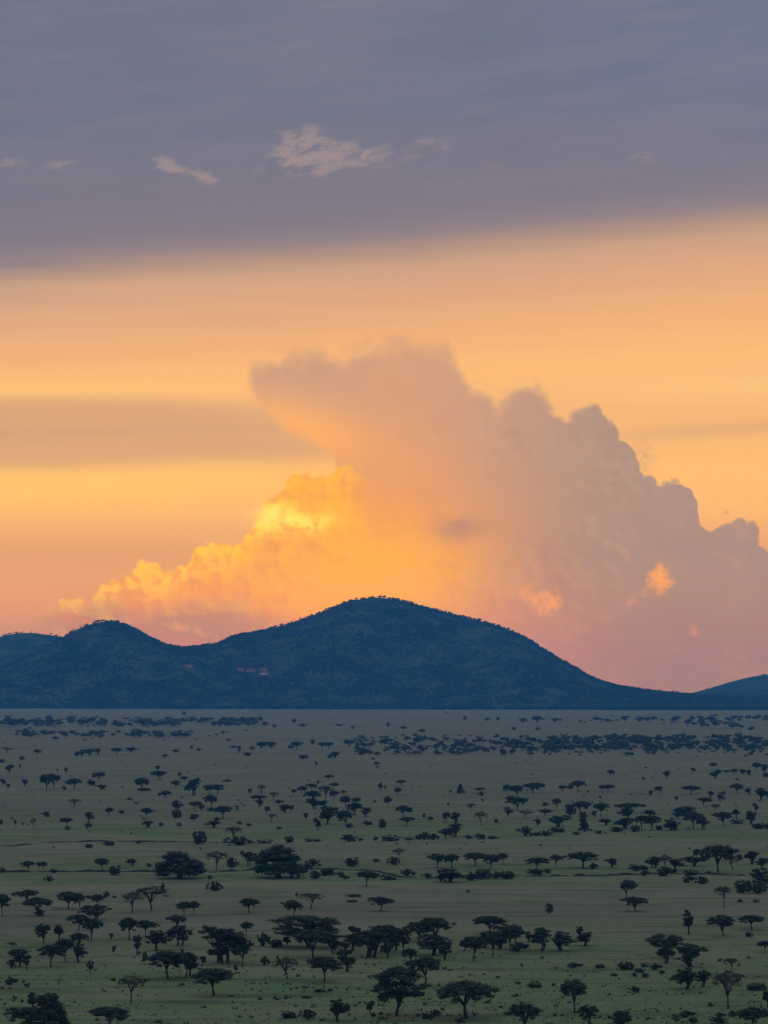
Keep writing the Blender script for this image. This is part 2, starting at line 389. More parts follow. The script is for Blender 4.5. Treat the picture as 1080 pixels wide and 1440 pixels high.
def hill_z(X, Y):
    z = -drop(X, Y) - 10.0
    for i, (k, h) in enumerate(HILLS.items()):
        D = h['D']; Xw = X + 40 * fbm(X / 500.0, Y / 500.0, 40 + i, 2)
        px = 540 + FPX * Xw / D
        t0 = np.mean([smooth1d(px + d, h['pts']) for d in (-6, 0, 6)], axis=0)
        Zr = CAM_H + (HORIZON - t0) / FPX * D
        foot = (7960 + (540 - px) * 0.6 + 210 * fbm(X / 200.0, X * 0 + i, 50 + i, 4)) if k in ('main', 'left') else D - 1800
        t = np.clip((Y - foot) / (D - foot), -0.4, 1.0)
        t = t + 0.50 * fbm(X / 230.0, Y / 800.0, 60 + i, 4) * np.clip(4 * t * (1 - t), 0, 1)
        s = np.where(t > 0, 0.45 * t + 0.55 * (0.5 - 0.5 * np.cos(np.pi * np.clip(t, 0, 1))), t * 0.5)
        bk = np.clip((Y - D) / h['back'], 0, 1.2)
        s = s * (1 - bk * bk * (3 - 2 * np.clip(bk, 0, 1)))
        gz = -drop(X, Y); zi = gz + np.where(Zr > gz, (Zr - gz) * s, -20.0) + np.where(s > 0, 9 * fbm(X / 90.0, Y / 90.0, 70 + i, 4) * np.clip(4 * t * (1 - t), 0.1, 1), 0)
        zi = np.where(t <= 0, gz - 6.0 + t * 20, zi)
        z = np.maximum(z, zi)
    return z
xs = np.arange(-3400, 4201, 18.0); ys = np.arange(7000, 15400, 24.0)
X, Y = np.meshgrid(xs, ys); Z = hill_z(X, Y)
me = new_mesh('hills', np.stack([X, Y, Z], -1).reshape(-1, 3), grid_faces(len(ys), len(xs)), [M_HILL], smooth=True)
o = link('hills', me); o['kind'] = 'structure'; o['label'] = 'dark bush-covered hills on the far side of the plain'

def hit_hill(px, py):
    dx_, dy_, dz_ = ray(px, py)
    Yv = np.arange(7000, 15000, 4.0); t = Yv / dy_
    z = CAM_H + dz_ * t; hz = hill_z(dx_ * t, Yv)
    k = np.argmax(hz > z)
    return float(dx_ * t[k]), float(Yv[k]), float(hz[k])

# ------------------------------------------------------------------ generators
ICO = None
def ico():
    p = (1 + 5 ** 0.5) / 2
    v = np.array([(-1, p, 0), (1, p, 0), (-1, -p, 0), (1, -p, 0), (0, -1, p), (0, 1, p), (0, -1, -p), (0, 1, -p), (p, 0, -1), (p, 0, 1), (-p, 0, -1), (-p, 0, 1)]) / 1.902
    f = np.array([(0, 11, 5), (0, 5, 1), (0, 1, 7), (0, 7, 10), (0, 10, 11), (1, 5, 9), (5, 11, 4), (11, 10, 2), (10, 7, 6), (7, 1, 8), (3, 9, 4), (3, 4, 2), (3, 2, 6), (3, 6, 8), (3, 8, 9), (4, 9, 5), (2, 4, 11), (6, 2, 10), (8, 6, 7), (9, 8, 1)])
    return v, f
IV, IF = ico()

def leaves(cent, rad, n, size, rng):
    """n small triangles spread through each flattened clump; cent (m,3), rad (m,3)"""
    m = len(cent); N = m * n
    c = np.repeat(cent, n, 0); r = np.repeat(rad, n, 0)
    d = rng.normal(size=(N, 3)); d /= np.linalg.norm(d, axis=1, keepdims=True)
    p = c + d * r * (rng.random((N, 1)) ** 0.5)
    a = rng.normal(size=(N, 3)); a /= np.linalg.norm(a, axis=1, keepdims=True)
    b_ = np.cross(a, rng.normal(size=(N, 3))); b_ /= np.linalg.norm(b_, axis=1, keepdims=True)
    s = size * (0.6 + 0.8 * rng.random((N, 1)))
    v = np.stack([p + a * s, p - a * s * 0.5 + b_ * s * 0.8, p - a * s * 0.5 - b_ * s * 0.8], 1).reshape(-1, 3)
    return v, np.arange(N * 3).reshape(-1, 3)
def cores(cent, rad, rng, k=0.62):
    m = len(cent)
    j = 1 + 0.25 * rng.normal(size=(m, 12, 1)).clip(-1, 1)
    v = (cent[:, None] + IV[None] * rad[:, None] * k * j).reshape(-1, 3)
    f = (IF[None] + (np.arange(m) * 12)[:, None, None]).reshape(-1, 3)
    return v, f
def tube(pts, rads, n=5):
    pts = np.array(pts, float); V_ = []; F_ = []
    for i, p in enumerate(pts):
        d = pts[min(i + 1, len(pts) - 1)] - pts[max(i - 1, 0)]; d = d / (np.linalg.norm(d) + 1e-9)
        a = np.cross(d, (0.3, 0.9, 0.1)); a /= np.linalg.norm(a); b_ = np.cross(d, a)
        for k in range(n):
            t = 2 * math.pi * k / n
            V_.append(p + rads[i] * (math.cos(t) * a + math.sin(t) * b_))
    for i in range(len(pts) - 1):
        for k in range(n):
            q0 = i * n + k; q1 = i * n + (k + 1) % n
            F_.append((q0, q1, q1 + n)); F_.append((q0, q1 + n, q0 + n))
    return np.array(V_), np.array(F_)
def merge(parts):
    v = []; f = []; o_ = 0
    for a, b_ in parts:
        v.append(a); f.append(b_ + o_); o_ += len(a)
    return np.concatenate(v), np.concatenate(f)

def tree_shape(kind, seed, lod=1.0):
    """unit tree: 1 high, crown 1 wide. returns (trunk v,f), (crown v,f)"""
    rng = np.random.default_rng(seed); R = random.Random(seed)
    tr = []; cent = []; rad = []
    lean = (R.uniform(-.06, .06), R.uniform(-.05, .05))
    lay = kind == 'L'
    if lay: kind = 'U'
    if kind in ('U', 'S'):
        fork = R.uniform(0.20, 0.38) if kind == 'U' else R.uniform(0.22, 0.38)
        n = 6 if kind == 'U' else 7
        if lay: fork = .24
        tr.append(tube([(0, 0, -.03), (lean[0] * .3, lean[1] * .3, fork * .5), (lean[0], lean[1], fork)], [.030, .022, .019]))
        for i in range(n):
            a = 2 * math.pi * (i + R.uniform(-.3, .3)) / n; rr = R.uniform(.16, .40)
            zt = .86 - rr * .18 + R.uniform(-.03, .03)
            m1 = (lean[0] + math.cos(a) * rr * .35, lean[1] + math.sin(a) * rr * .35, fork + (zt - fork) * .55)
            e = (lean[0] + math.cos(a) * rr, lean[1] + math.sin(a) * rr, zt)
            tr.append(tube([(lean[0], lean[1], fork - .02), m1, e], [.020, .013, .006], 4))
            for s in (-1, 1):
                e2 = (e[0] + math.cos(a + s) * .1, e[1] + math.sin(a + s) * .1, e[2] + .02)
                tr.append(tube([m1, e2], [.010, .004], 3))
        nc = (84 if lay else 60 if kind == 'U' else 40)
        ox, oy = R.uniform(-.05, .05), R.uniform(-.05, .05); ell = R.uniform(.8, 1.0)
        tier = R.random() < .45
        lobes = [R.uniform(0, 6.28) for _ in range(3)]
        for i in range(nc):
            rr = math.sqrt((i + .5) / nc) * .44; a = i * 2.39996 + R.uniform(-.3, .3)
            edge = 1 + .14 * math.sin(a * 2 + lobes[0]) + .12 * math.sin(a * 3 + lobes[1]) + .08 * math.sin(a * 5 + lobes[2])
            z = .88 - (rr / .44) ** 2 * .20 + R.uniform(-.05, .04)
            if kind == 'U' and i % 3 == 0: z -= R.uniform(.12, .36) * (1 - .6 * rr / .44); edge *= .88
            if tier and R.random() < .3: z -= R.uniform(.10, .18); edge *= .9
            if lay:
                t_ = (.42, .60, .80, .88)[i % 4] + R.uniform(-.03, .03); edge *= (.85, 1.05, .9, .7)[i % 4]; z = t_ + (.44 - rr) * .16
            cent.append((ox + math.cos(a) * rr * edge, oy + math.sin(a) * rr * edge * ell, z))
            q = R.uniform(.075, .13); rad.append((q, q, q * (.5 if lay else .72 if kind == 'U' else .5)))
        leaf = (.020, 60) if kind == 'U' else (.018, 44)
    elif kind == 'M':
        fork = R.uniform(0.15, 0.3); n = 5
        for s in range(R.choice((2, 3))):
            bx = (-.05, .04, .0)[s] + R.uniform(-.03, .03)
            tr.append(tube([(bx, 0, -.03), (bx * 1.2 + lean[0], lean[1], fork)], [.030, .024]))
            for i in range(n):
                a = 2 * math.pi * (i + R.uniform(-.3, .3)) / n; rr = R.uniform(.12, .34)
                tr.append(tube([(bx * 1.2 + lean[0], lean[1], fork - .02), (math.cos(a) * rr * .6, math.sin(a) * rr * .6, .5), (math.cos(a) * rr, math.sin(a) * rr, .75)], [.020, .012, .005], 4))
        nm = R.choice((3, 4, 5))
        masses = [(R.uniform(-.24, .24), R.uniform(-.2, .2), R.uniform(.40, .78), R.uniform(.2, .3)) for _ in range(nm)] + [(R.uniform(-.1, .1), 0, .8, .24), (R.uniform(-.28, .28), 0, .55, .2)]
        for mx, my, mz, mr in masses:
            for i in range(14):
                d = rng.normal(size=3); d /= np.linalg.norm(d); d = d * (1.0 if i % 3 else R.uniform(.1, .7))
                cent.append((mx + d[0] * mr * .85, my + d[1] * mr * .85, min(.95, mz + d[2] * mr * .62)))
                q = R.uniform(.06, .11); rad.append((q, q, q * .7))
        leaf = (.024, 46)
    elif kind == 'R':
        tr.append(tube([(0, 0, -.03), (.01, 0, .3), (0, 0, .6)], [.05, .04, .02]))
        for i in range(4):
            a = i * 1.57 + R.random(); tr.append(tube([(0, 0, .15), (math.cos(a) * .25, math.sin(a) * .25, .5)], [.03, .01], 4))
        for i in range(110):
            d = rng.normal(size=3); d /= np.linalg.norm(d); k = R.uniform(.6, 1)
            z = .16 + abs(d[2]) * .76 * k
            cent.append((d[0] * .42 * k, d[1] * .42 * k, z)); q = R.uniform(.09, .13); rad.append((q, q, q * .9))
        leaf = (.020, 60)
    elif kind == 'T':
        tr.append(tube([(0, 0, -.03), (.03, 0, .4), (lean[0], lean[1], .85)], [.06, .045, .02]))
        for i in range(4):
            a = i * 1.57 + R.random(); tr.append(tube([(0.02, 0, .3), (math.cos(a) * .3, math.sin(a) * .3, .6)], [.03, .01], 3))
        for i in range(26):
            z = R.uniform(.35, .92); w = .34 * (1 - abs(z - .72) * 1.2)
            a = R.uniform(0, 6.28); rr = math.sqrt(R.random()) * w
            cent.append((math.cos(a) * rr + .1 * math.sin(z * 9 + seed), math.sin(a) * rr, z)); q = R.uniform(.09, .15); rad.append((q, q, q * .5))
        leaf = (.05, 40)
    elif kind == 'C':
        tr.append(tube([(0, 0, -.03), (0, 0, .9)], [.05, .01]))
        for i in range(90):
            z = R.uniform(.12, .95); w = .46 * (1 - z) + .05; a = R.uniform(0, 6.28); rr = math.sqrt(R.random()) * w
            cent.append((math.cos(a) * rr, math.sin(a) * rr, z)); q = R.uniform(.07, .12); rad.append((q, q, q * .8))
        leaf = (.04, 40)
    else:  # B bush
        for i in range(5):
            a = i * 1.26; tr.append(tube([(0, 0, -.03), (math.cos(a) * .25, math.sin(a) * .25, .6)], [.02, .006], 3))
        lb = [R.uniform(0, 6.28) for _ in range(2)]
        for i in range(40):
            d = rng.normal(size=3); d /= np.linalg.norm(d); a = math.atan2(d[1], d[0]); d = d * (1.0 if i % 2 else R.uniform(.1, .8))
            e = 1 + .2 * math.sin(2 * a + lb[0]) + .15 * math.sin(3 * a + lb[1])
            cent.append((d[0] * .38 * e, d[1] * .38 * e, max(.08, .42 + d[2] * .45 * R.uniform(.6, 1)))); q = R.uniform(.08, .14); rad.append((q, q, q * 1.1))
        leaf = (.034, 44)
    cent = np.array(cent); rad = np.array(rad)
    lv = leaves(cent, rad, max(4, int(leaf[1] * lod)), leaf[0] / math.sqrt(lod), rng)
    parts = [lv]
    if kind != 'S': parts.append(cores(cent, rad * np.array([1, 1, .9]), rng, .66))
    (tv, tf), (cv, cf) = merge(tr), merge(parts)
    x0, x1 = np.percentile(cv[:, 0], (1, 99)); z1 = np.percentile(cv[:, 2], 99)
    q = np.array([1 / (x1 - x0), 1 / (x1 - x0), 1 / z1]); sh = np.array([(x0 + x1) / 2 * .7, 0, 0])
    return ((tv - sh * np.clip(tv[:, 2:3] * 2, 0, 1)) * q, tf), ((cv - sh) * q, cf)

VAR = {'U': 17, 'S': 5, 'M': 13, 'R': 3, 'T': 7, 'B': 8, 'C': 2, 'L': 2}
LIB = {}
NAME = {'U': 'umbrella_acacia', 'S': 'thorn_tree', 'M': 'broad_tree', 'R': 'dome_tree', 'T': 'slender_tree', 'B': 'bush', 'C': 'cone_shaped_tree', 'L': 'layered_acacia'}
CAT = {'U': 'tree', 'S': 'tree', 'M': 'tree', 'R': 'tree', 'T': 'tree', 'B': 'bush', 'C': 'tree', 'L': 'tree'}
GRP = {'U': 'flat-topped acacias scattered over the plain', 'S': 'sparse thorn trees scattered over the plain', 'M': 'dense broad-crowned trees scattered over the plain',
       'R': 'large dome-shaped trees by the gully', 'T': 'small slender trees scattered over the plain', 'B': 'low bushes scattered over the plain', 'C': 'cone-shaped trees on the plain', 'L': 'tall layered acacias on the plain'}
for k, n in VAR.items():
    lm = M_LEAF2 if k == 'S' else M_LEAF
    for i in range(n):
        (tv, tf), (cv, cf) = tree_shape(k, 100 * ord(k) + i)
        LIB[k, i, 'near'] = (new_mesh('trunk', tv, tf, [M_BARK], smooth=True), new_mesh('crown', cv, cf, [lm]))
        (tv, tf), (cv, cf) = tree_shape(k, 100 * ord(k) + i, 0.25)
        v, f = merge([(tv, tf), (cv, cf)])
        LIB[k, i, 'far'] = new_mesh(NAME[k], v, f, [M_BARK, lm], mi=[0] * len(tf) + [1] * len(cf))
GREENCROWN = []
for i in range(3):
    me = LIB['B', i, 'near'][1].copy(); me.materials[0] = M_GREEN; GREENCROWN.append(me)

# ------------------------------------------------------------------ the trees one can tell apart
# crop origin, then (x, base y, width, height, kind[, label]) in thirds of a pixel of that crop
A = (0, 1200); B = (360, 1200); C = (720, 1200); D = (0, 980); E = (360, 980); F = (720, 980)
LISTS = [
(A, [(10,262,58,85,'U'),(112,212,98,56,'U'),(158,262,112,72,'U'),(165,264,36,30,'B'),(288,234,88,70,'U'),(338,236,50,66,'U'),(410,226,52,52,'U'),(373,192,22,15,'B'),(449,187,24,27,'B'),
 (400,279,108,60,'M'),(332,326,78,64,'U'),(387,372,78,90,'U'),(182,382,66,80,'M'),(248,368,48,64,'M'),(330,398,74,60,'U'),(275,457,76,94,'U'),(333,458,50,76,'M'),(213,478,100,90,'U'),
 (82,450,86,46,'U'),(82,478,40,60,'T'),(113,490,36,60,'T'),(48,484,36,36,'B'),(381,504,28,50,'T'),(480,426,16,38,'T'),(468,364,18,26,'T'),(545,364,86,88,'U'),(615,352,90,66,'U'),
 (660,408,100,78,'M'),(578,428,34,80,'T'),(609,472,22,56,'T'),(760,388,100,82,'M'),(747,322,76,58,'U'),(776,264,55,58,'U'),(817,262,55,58,'U'),(560,250,100,84,'S'),
 (640,240,136,98,'S','hazy wide-crowned thorn tree with two trunks, largest on the left'),(687,164,22,36,'T'),(1050,252,70,60,'U'),(1040,350,62,60,'U'),
 (945,462,182,144,'M','large dense many-stemmed acacia clump with a bumpy flat top'),(1020,466,88,82,'U'),(925,458,80,80,'T'),
 (708,528,145,110,'U','dark flat acacia with slim trunk, left one of two merged crowns'),(785,524,125,104,'U'),(800,515,60,80,'T'),(857,470,22,36,'T'),(645,466,18,36,'T'),
 (903,598,150,110,'U','lone flat dark acacia with a crooked trunk on green grass'),(995,502,16,32,'T'),(553,626,112,108,'S','lone airy acacia with a long straight trunk'),
 (47,553,48,32,'B','single round black bush on green grass at the left edge'),(50,386,40,10,'B'),(768,422,14,20,'T'),
 (205,765,175,160,'C','peaked dark tree mass filling the bottom left corner'),(100,745,150,90,'U','low spreading acacia at the left of the peaked tree'),(138,652,52,64,'M'),(460,745,148,90,'U','flat acacia cut by the bottom frame edge'),
 (760,106,178,104,'R','big dark dome-shaped tree standing on the gully line'),(905,158,58,34,'B','lone squat bush on the brown grass below the dome tree'),(120,76,50,42,'U'),(178,72,45,36,'U'),(206,118,36,21,'B'),(225,82,28,17,'B'),(8,82,26,20,'B'),
 (430,69,60,47,'U'),(555,52,42,29,'M'),(485,92,46,38,'B'),(912,72,94,76,'S','pale flat acacia between the two big gully trees'),(980,76,44,56,'M'),(627,58,20,16,'B'),(885,110,18,18,'B'),(1050,56,60,60,'M'),(482,188,16,10,'B'),(694,60,16,14,'T')]),
(B, [(92,104,178,126,'R','tall rounded dense tree on the gully, beside a smaller one'),(150,108,60,60,'B'),(240,56,58,28,'B'),(215,76,42,32,'B'),(250,108,42,32,'B'),(300,94,56,28,'B'),(355,102,36,24,'B'),(380,108,30,14,'B'),
 (464,142,82,64,'U'),(405,57,54,34,'B'),(507,42,28,16,'B'),(602,32,54,50,'S'),(580,52,46,32,'B'),(560,112,66,24,'B'),(640,96,56,28,'B'),(722,107,42,22,'B'),(500,106,26,14,'B'),
 (765,64,72,56,'U'),(826,64,66,54,'U'),(815,122,110,52,'M'),(780,120,40,30,'B'),(926,56,88,54,'U'),(990,70,62,60,'U'),(1040,50,40,46,'U'),(912,116,48,34,'B'),(957,110,64,40,'G'),(1015,107,46,28,'G'),(1060,110,50,32,'B'),
 (158,264,78,64,'U'),(232,233,94,62,'S','sparse flat acacia with a bent trunk beside a darker one'),(172,186,12,18,'T'),(526,244,92,58,'U','lone flat acacia in the middle of the brown grass'),(895,166,14,11,'B'),
 (225,398,256,124,'L','very wide flat acacia crown, widest on the plain'),(240,440,165,112,'U','dense acacia below the widest crown, trunk in deep shade'),(325,424,62,66,'M'),(130,388,30,36,'T'),
 (32,389,48,52,'B'),(85,396,50,32,'B'),(408,410,56,96,'T'),(376,412,52,46,'M'),
 (480,438,124,104,'M'),(556,418,140,110,'U'),(556,440,60,60,'T'),(625,418,64,98,'M'),(590,410,40,60,'T'),(540,372,130,64,'M'),
 (690,372,110,76,'U'),(758,372,136,96,'U','broad flat crown topping the central grove'),(748,428,122,80,'M'),(797,450,50,78,'T'),(657,330,36,42,'T'),
 (652,474,80,70,'U'),(718,560,126,118,'U','dark umbrella acacia with straight trunk below the central grove'),
 (985,346,122,78,'U','tilted flat crown at the head of the right grove'),(1028,400,110,90,'M'),(1072,412,100,104,'U'),(1000,438,90,90,'U'),(918,454,92,98,'U'),(880,410,60,40,'M'),
 (38,470,36,36,'B'),(132,529,106,88,'S','light thin-leaved acacia with forked trunk'),(93,474,14,42,'T'),(288,542,118,102,'U'),(383,498,62,86,'T'),(360,440,26,36,'T'),
 (592,682,216,190,'L','tall layered acacia with several crown tiers and forked trunk'),(887,692,216,146,'U','broad dark umbrella acacia with a stout trunk at the bottom'),(345,706,78,88,'M','round dark tree low on the bottom edge left of the layered acacia'),
 (137,692,58,25,'B'),(217,690,62,32,'B'),(725,693,58,28,'B'),(758,682,42,24,'B'),(483,672,30,52,'T'),(495,688,20,20,'B'),(272,582,50,12,'B'),(207,566,30,10,'B'),(213,608,38,10,'B'),(860,712,40,18,'B'),(412,184,60,10,'B'),(405,206,40,9,'B')]),
(C, [(48,742,134,104,'U','flat acacia at the bottom edge right of the broad umbrella'),(265,669,148,130,'U','lone slim-trunked acacia on open grass at lower right'),(322,735,76,92,'M'),(460,738,106,66,'M'),(735,572,90,82,'M'),(806,562,62,66,'M'),
 (912,656,142,150,'S','tall airy acacia with bare curved trunk, lower right'),(925,505,60,62,'S'),(1010,742,150,88,'U','wide dark acacia in the bottom right corner'),(1078,652,44,66,'M'),
 (640,440,144,94,'U','umbrella acacia with very thick dark stem'),(650,462,64,70,'M'),(755,476,122,90,'M','round-topped dark tree just right of the thick-stemmed acacia'),(746,344,58,98,'T'),(893,350,112,84,'U'),(1012,324,96,58,'U'),(1000,354,28,20,'B'),(1066,418,52,48,'U'),
 (893,228,66,86,'S','bare twiggy round tree alone on the right'),(485,188,82,72,'U','lone flat acacia, upper one of two in line'),(522,245,98,56,'U','lone flat acacia, lower one of two in line'),(157,252,30,38,'B'),
 (125,410,100,92,'M'),(210,410,80,76,'M'),(308,390,54,54,'T'),(284,362,34,52,'T'),(15,378,60,66,'M'),(30,412,72,36,'G'),(70,372,40,40,'M'),
 (265,480,60,20,'B'),(480,489,60,30,'B'),(560,478,34,17,'B'),(608,489,46,25,'B'),(537,501,40,18,'B'),(633,507,24,15,'B'),(563,522,28,18,'B'),(515,519,26,15,'B'),(520,585,34,26,'B'),(430,516,30,11,'B'),(370,482,40,15,'B'),(95,562,60,16,'B'),(25,549,26,12,'B'),
 (740,690,60,26,'G'),(880,692,40,20,'B'),(690,690,30,14,'B'),(765,715,36,22,'B'),(870,716,60,24,'B'),(1030,576,80,26,'G'),(930,690,30,24,'B'),
 (105,72,90,50,'U'),(98,92,64,24,'B'),(185,62,52,52,'U'),(300,64,124,64,'U','broad dark flat acacia above the gully, right of centre'),(345,68,30,26,'B'),(150,86,24,18,'B'),(418,60,48,36,'M'),(515,76,42,28,'B'),(552,72,42,18,'B'),(600,62,66,44,'M'),(645,70,60,60,'S'),(690,72,62,44,'M'),
 (650,96,76,36,'B'),(562,96,36,24,'G'),(770,56,92,40,'M'),(780,30,54,46,'U'),(870,84,164,112,'U','large dense spreading acacia standing above the gully at right'),(930,66,70,50,'S'),(755,94,52,24,'B'),(745,123,50,28,'G'),(800,130,48,30,'B'),(958,26,30,22,'B'),(1012,46,54,52,'M'),(1054,64,50,42,'M'),
 (1045,112,66,46,'B'),(975,168,62,50,'G'),(1035,170,72,52,'B'),(1072,132,36,34,'B'),(1030,206,28,13,'B'),(962,205,24,11,'B'),(830,90,30,14,'B')]),
(D, [(195,394,52,64,'U'),(225,388,52,62,'U'),(310,390,60,44,'U'),(270,394,16,18,'B'),(385,374,30,25,'B'),(418,356,48,37,'U'),(425,391,50,20,'M'),(40,322,32,34,'M'),(105,377,28,28,'M'),(83,306,10,20,'T'),(278,321,14,24,'T'),(242,318,8,16,'T'),
 (155,250,32,27,'U'),(345,250,40,26,'M'),(378,248,40,28,'M'),(412,244,26,26,'M'),(325,250,18,14,'B'),(493,246,42,30,'U'),(553,233,54,18,'M'),(600,406,64,60,'U'),(607,396,50,12,'B'),(670,352,64,38,'U'),(665,312,20,22,'T'),(740,386,38,32,'U'),(757,334,16,18,'B'),(778,356,34,19,'U'),
 (698,424,46,28,'M'),(672,419,14,14,'B'),(818,419,66,70,'M','compact dark tree with two stems in the middle distance'),(885,411,52,38,'U'),(918,412,52,40,'U'),(890,466,56,50,'U'),(460,506,42,38,'U'),(512,500,26,22,'U'),(375,531,36,42,'M'),(370,557,40,22,'M'),(143,559,30,46,'S'),(280,550,50,38,'U'),(285,562,20,16,'B'),
 (193,506,32,22,'B'),(312,472,50,40,'S'),(615,516,64,46,'U'),(622,553,42,28,'M'),(680,546,20,16,'B'),(575,451,20,10,'B'),(745,482,40,44,'M'),(745,512,36,34,'B'),(825,470,50,28,'U'),(850,480,30,26,'T'),(815,527,40,30,'M'),(940,514,76,50,'U'),(890,482,40,14,'B'),(900,551,60,26,'M'),(1000,482,14,24,'T'),(915,525,24,16,'B'),
 (985,602,80,54,'S'),(1003,624,96,34,'B','low wide dark thicket on the pale strip, left of centre'),(842,620,50,52,'B'),(458,627,44,20,'B'),(375,637,30,16,'B'),(585,618,20,10,'B'),(1055,410,18,22,'T'),(1070,437,30,18,'U'),(697,254,20,12,'B'),(1008,240,18,32,'T'),(985,222,30,16,'U'),(808,222,10,16,'T'),(838,228,20,12,'B'),(742,234,24,12,'B'),(940,156,20,12,'B'),(775,76,16,14,'B'),(965,186,20,10,'B'),
 (65,546,12,26,'T'),(95,545,10,16,'T'),(4,540,14,22,'B'),(12,376,24,28,'M'),(35,386,16,20,'T'),(92,268,20,18,'B'),(1042,250,30,16,'B'),(1064,222,20,14,'B'),(8,278,20,16,'B'),(755,546,20,14,'B'),(1050,546,22,12,'B'),(1010,540,20,14,'B'),(235,186,24,18,'U'),(30,240,50,26,'S'),(958,358,32,9,'B'),(545,434,24,8,'B')]),
(E, [(25,216,44,26,'M'),(62,216,40,26,'M'),(170,223,42,34,'U'),(148,216,26,12,'B'),(240,213,20,32,'U'),(280,220,34,28,'U'),(308,220,34,28,'U'),(390,216,40,35,'U'),(333,258,40,24,'M'),(310,260,20,12,'B'),(255,292,12,20,'T'),(508,294,26,20,'U'),(493,265,20,9,'B'),(200,262,34,16,'B'),
 (307,354,42,24,'U'),(22,412,42,38,'S'),(160,419,36,28,'U'),(192,410,40,32,'U'),(235,397,42,30,'U'),(260,374,14,22,'T'),(238,448,68,50,'U'),(245,474,50,44,'M'),(293,442,56,64,'S'),(330,392,36,28,'U'),(332,432,44,34,'U'),(370,406,24,11,'B'),(75,436,40,34,'S'),(15,440,50,24,'U'),(12,464,34,32,'M'),(98,449,32,15,'B'),(285,468,50,30,'M'),
 (378,472,42,52,'U'),(425,462,38,36,'U'),(420,502,66,52,'U'),(462,510,36,40,'M'),(300,538,92,70,'M','biggest dense dark tree in the middle distance, centre left'),(380,548,66,66,'U'),(260,562,30,50,'T'),(395,552,30,18,'B'),(125,488,50,32,'M'),(65,532,36,36,'S'),(210,520,20,30,'T'),(45,490,36,26,'M'),
 (150,482,24,24,'M'),(555,472,34,50,'U'),(525,396,18,34,'T'),(545,392,12,18,'T'),(613,376,36,24,'U'),(600,418,30,34,'U'),(622,512,64,50,'U'),(638,542,54,34,'U'),(533,554,32,36,'B'),(470,541,38,18,'B'),(863,408,26,38,'C','small cone-shaped tree alone on the pale plain'),(945,404,38,20,'U'),(950,418,18,16,'B'),(1060,412,40,40,'U'),(1070,442,34,24,'M'),
 (805,532,36,44,'U'),(840,542,34,52,'M'),(735,520,26,14,'B'),(950,542,50,56,'S'),(1014,532,16,18,'B'),(905,492,36,42,'S'),(1063,502,36,36,'M'),(708,517,12,26,'T'),(838,590,66,52,'M','leaning tree rising over the bushes of the pale strip'),(800,602,60,44,'U'),(712,600,36,30,'B'),(750,601,40,26,'B'),
 (390,608,62,28,'B','dark bush on the pale strip in the centre'),(225,609,36,16,'B'),(260,609,30,11,'B'),(140,613,32,26,'B'),(505,604,22,16,'B'),(565,606,76,24,'B'),(645,603,40,13,'B'),(690,599,34,18,'B'),(895,598,36,16,'B'),(945,599,42,24,'B'),(1000,597,42,12,'B'),(35,616,60,17,'B'),(440,606,24,12,'B'),
 (98,558,24,12,'B'),(820,405,12,12,'B'),(700,156,28,20,'U'),(622,136,26,14,'B'),(558,124,14,16,'B'),(197,126,30,13,'B'),(160,108,18,16,'B'),(38,122,24,18,'B'),(15,100,30,16,'B'),(77,130,16,14,'B'),(408,134,16,14,'B'),(350,122,28,8,'B'),(882,96,14,14,'B'),(977,100,20,12,'B'),(1020,100,12,14,'B'),(955,440,14,10,'B'),(812,462,12,16,'T'),(500,450,12,14,'T')]),
(F, [(415,336,36,28,'U'),(655,346,36,32,'M'),(763,322,28,22,'U'),(850,307,28,28,'U'),(855,346,34,30,'M'),(935,332,32,28,'U'),(905,326,30,16,'U'),(972,330,28,24,'M'),(998,337,22,28,'M'),(1030,314,46,36,'U'),(1065,322,30,36,'M'),(1070,340,24,20,'B'),(870,322,26,16,'B'),
 (20,428,72,52,'U'),(90,407,84,42,'U','broad flat acacia in the far middle distance, right of centre'),(215,402,38,27,'U'),(280,400,68,44,'U'),(405,402,66,30,'U'),(382,410,36,36,'S'),(372,432,8,14,'T'),(620,412,44,32,'U'),(585,422,20,26,'T'),(755,414,72,36,'U'),(952,410,60,42,'U'),(998,414,32,28,'M'),(1050,434,46,46,'M'),(1078,428,20,28,'T'),(245,388,30,14,'B'),
 (20,478,78,54,'U'),(190,472,42,42,'U'),(238,468,36,16,'U'),(246,514,40,54,'M'),(290,492,78,50,'U'),(375,504,56,56,'U'),(348,508,20,28,'T'),(492,486,84,38,'U','flat-topped acacia stacked over a dense round one'),(487,516,54,50,'M'),(580,502,62,26,'M'),(55,512,62,32,'S'),(140,500,52,26,'U'),(105,542,30,26,'M'),(196,548,86,44,'M'),(190,572,60,20,'B'),(140,460,26,16,'B'),
 (298,522,38,36,'M'),(306,570,46,50,'C'),(300,540,30,30,'M'),(395,542,62,28,'M'),(480,556,86,44,'M'),(548,562,60,58,'U'),(590,562,70,58,'U'),(440,570,50,20,'B'),(520,570,34,28,'B'),(672,565,58,50,'B','round black bush at the right of the dense tree line'),(620,562,26,18,'B'),(730,520,80,56,'U'),(765,560,80,70,'U'),(806,560,52,50,'M'),(700,515,40,36,'M'),(895,544,70,56,'U'),(945,508,28,34,'M'),(950,534,50,20,'B'),(1010,538,42,50,'M'),(1028,484,24,36,'T'),(1000,500,20,20,'B'),
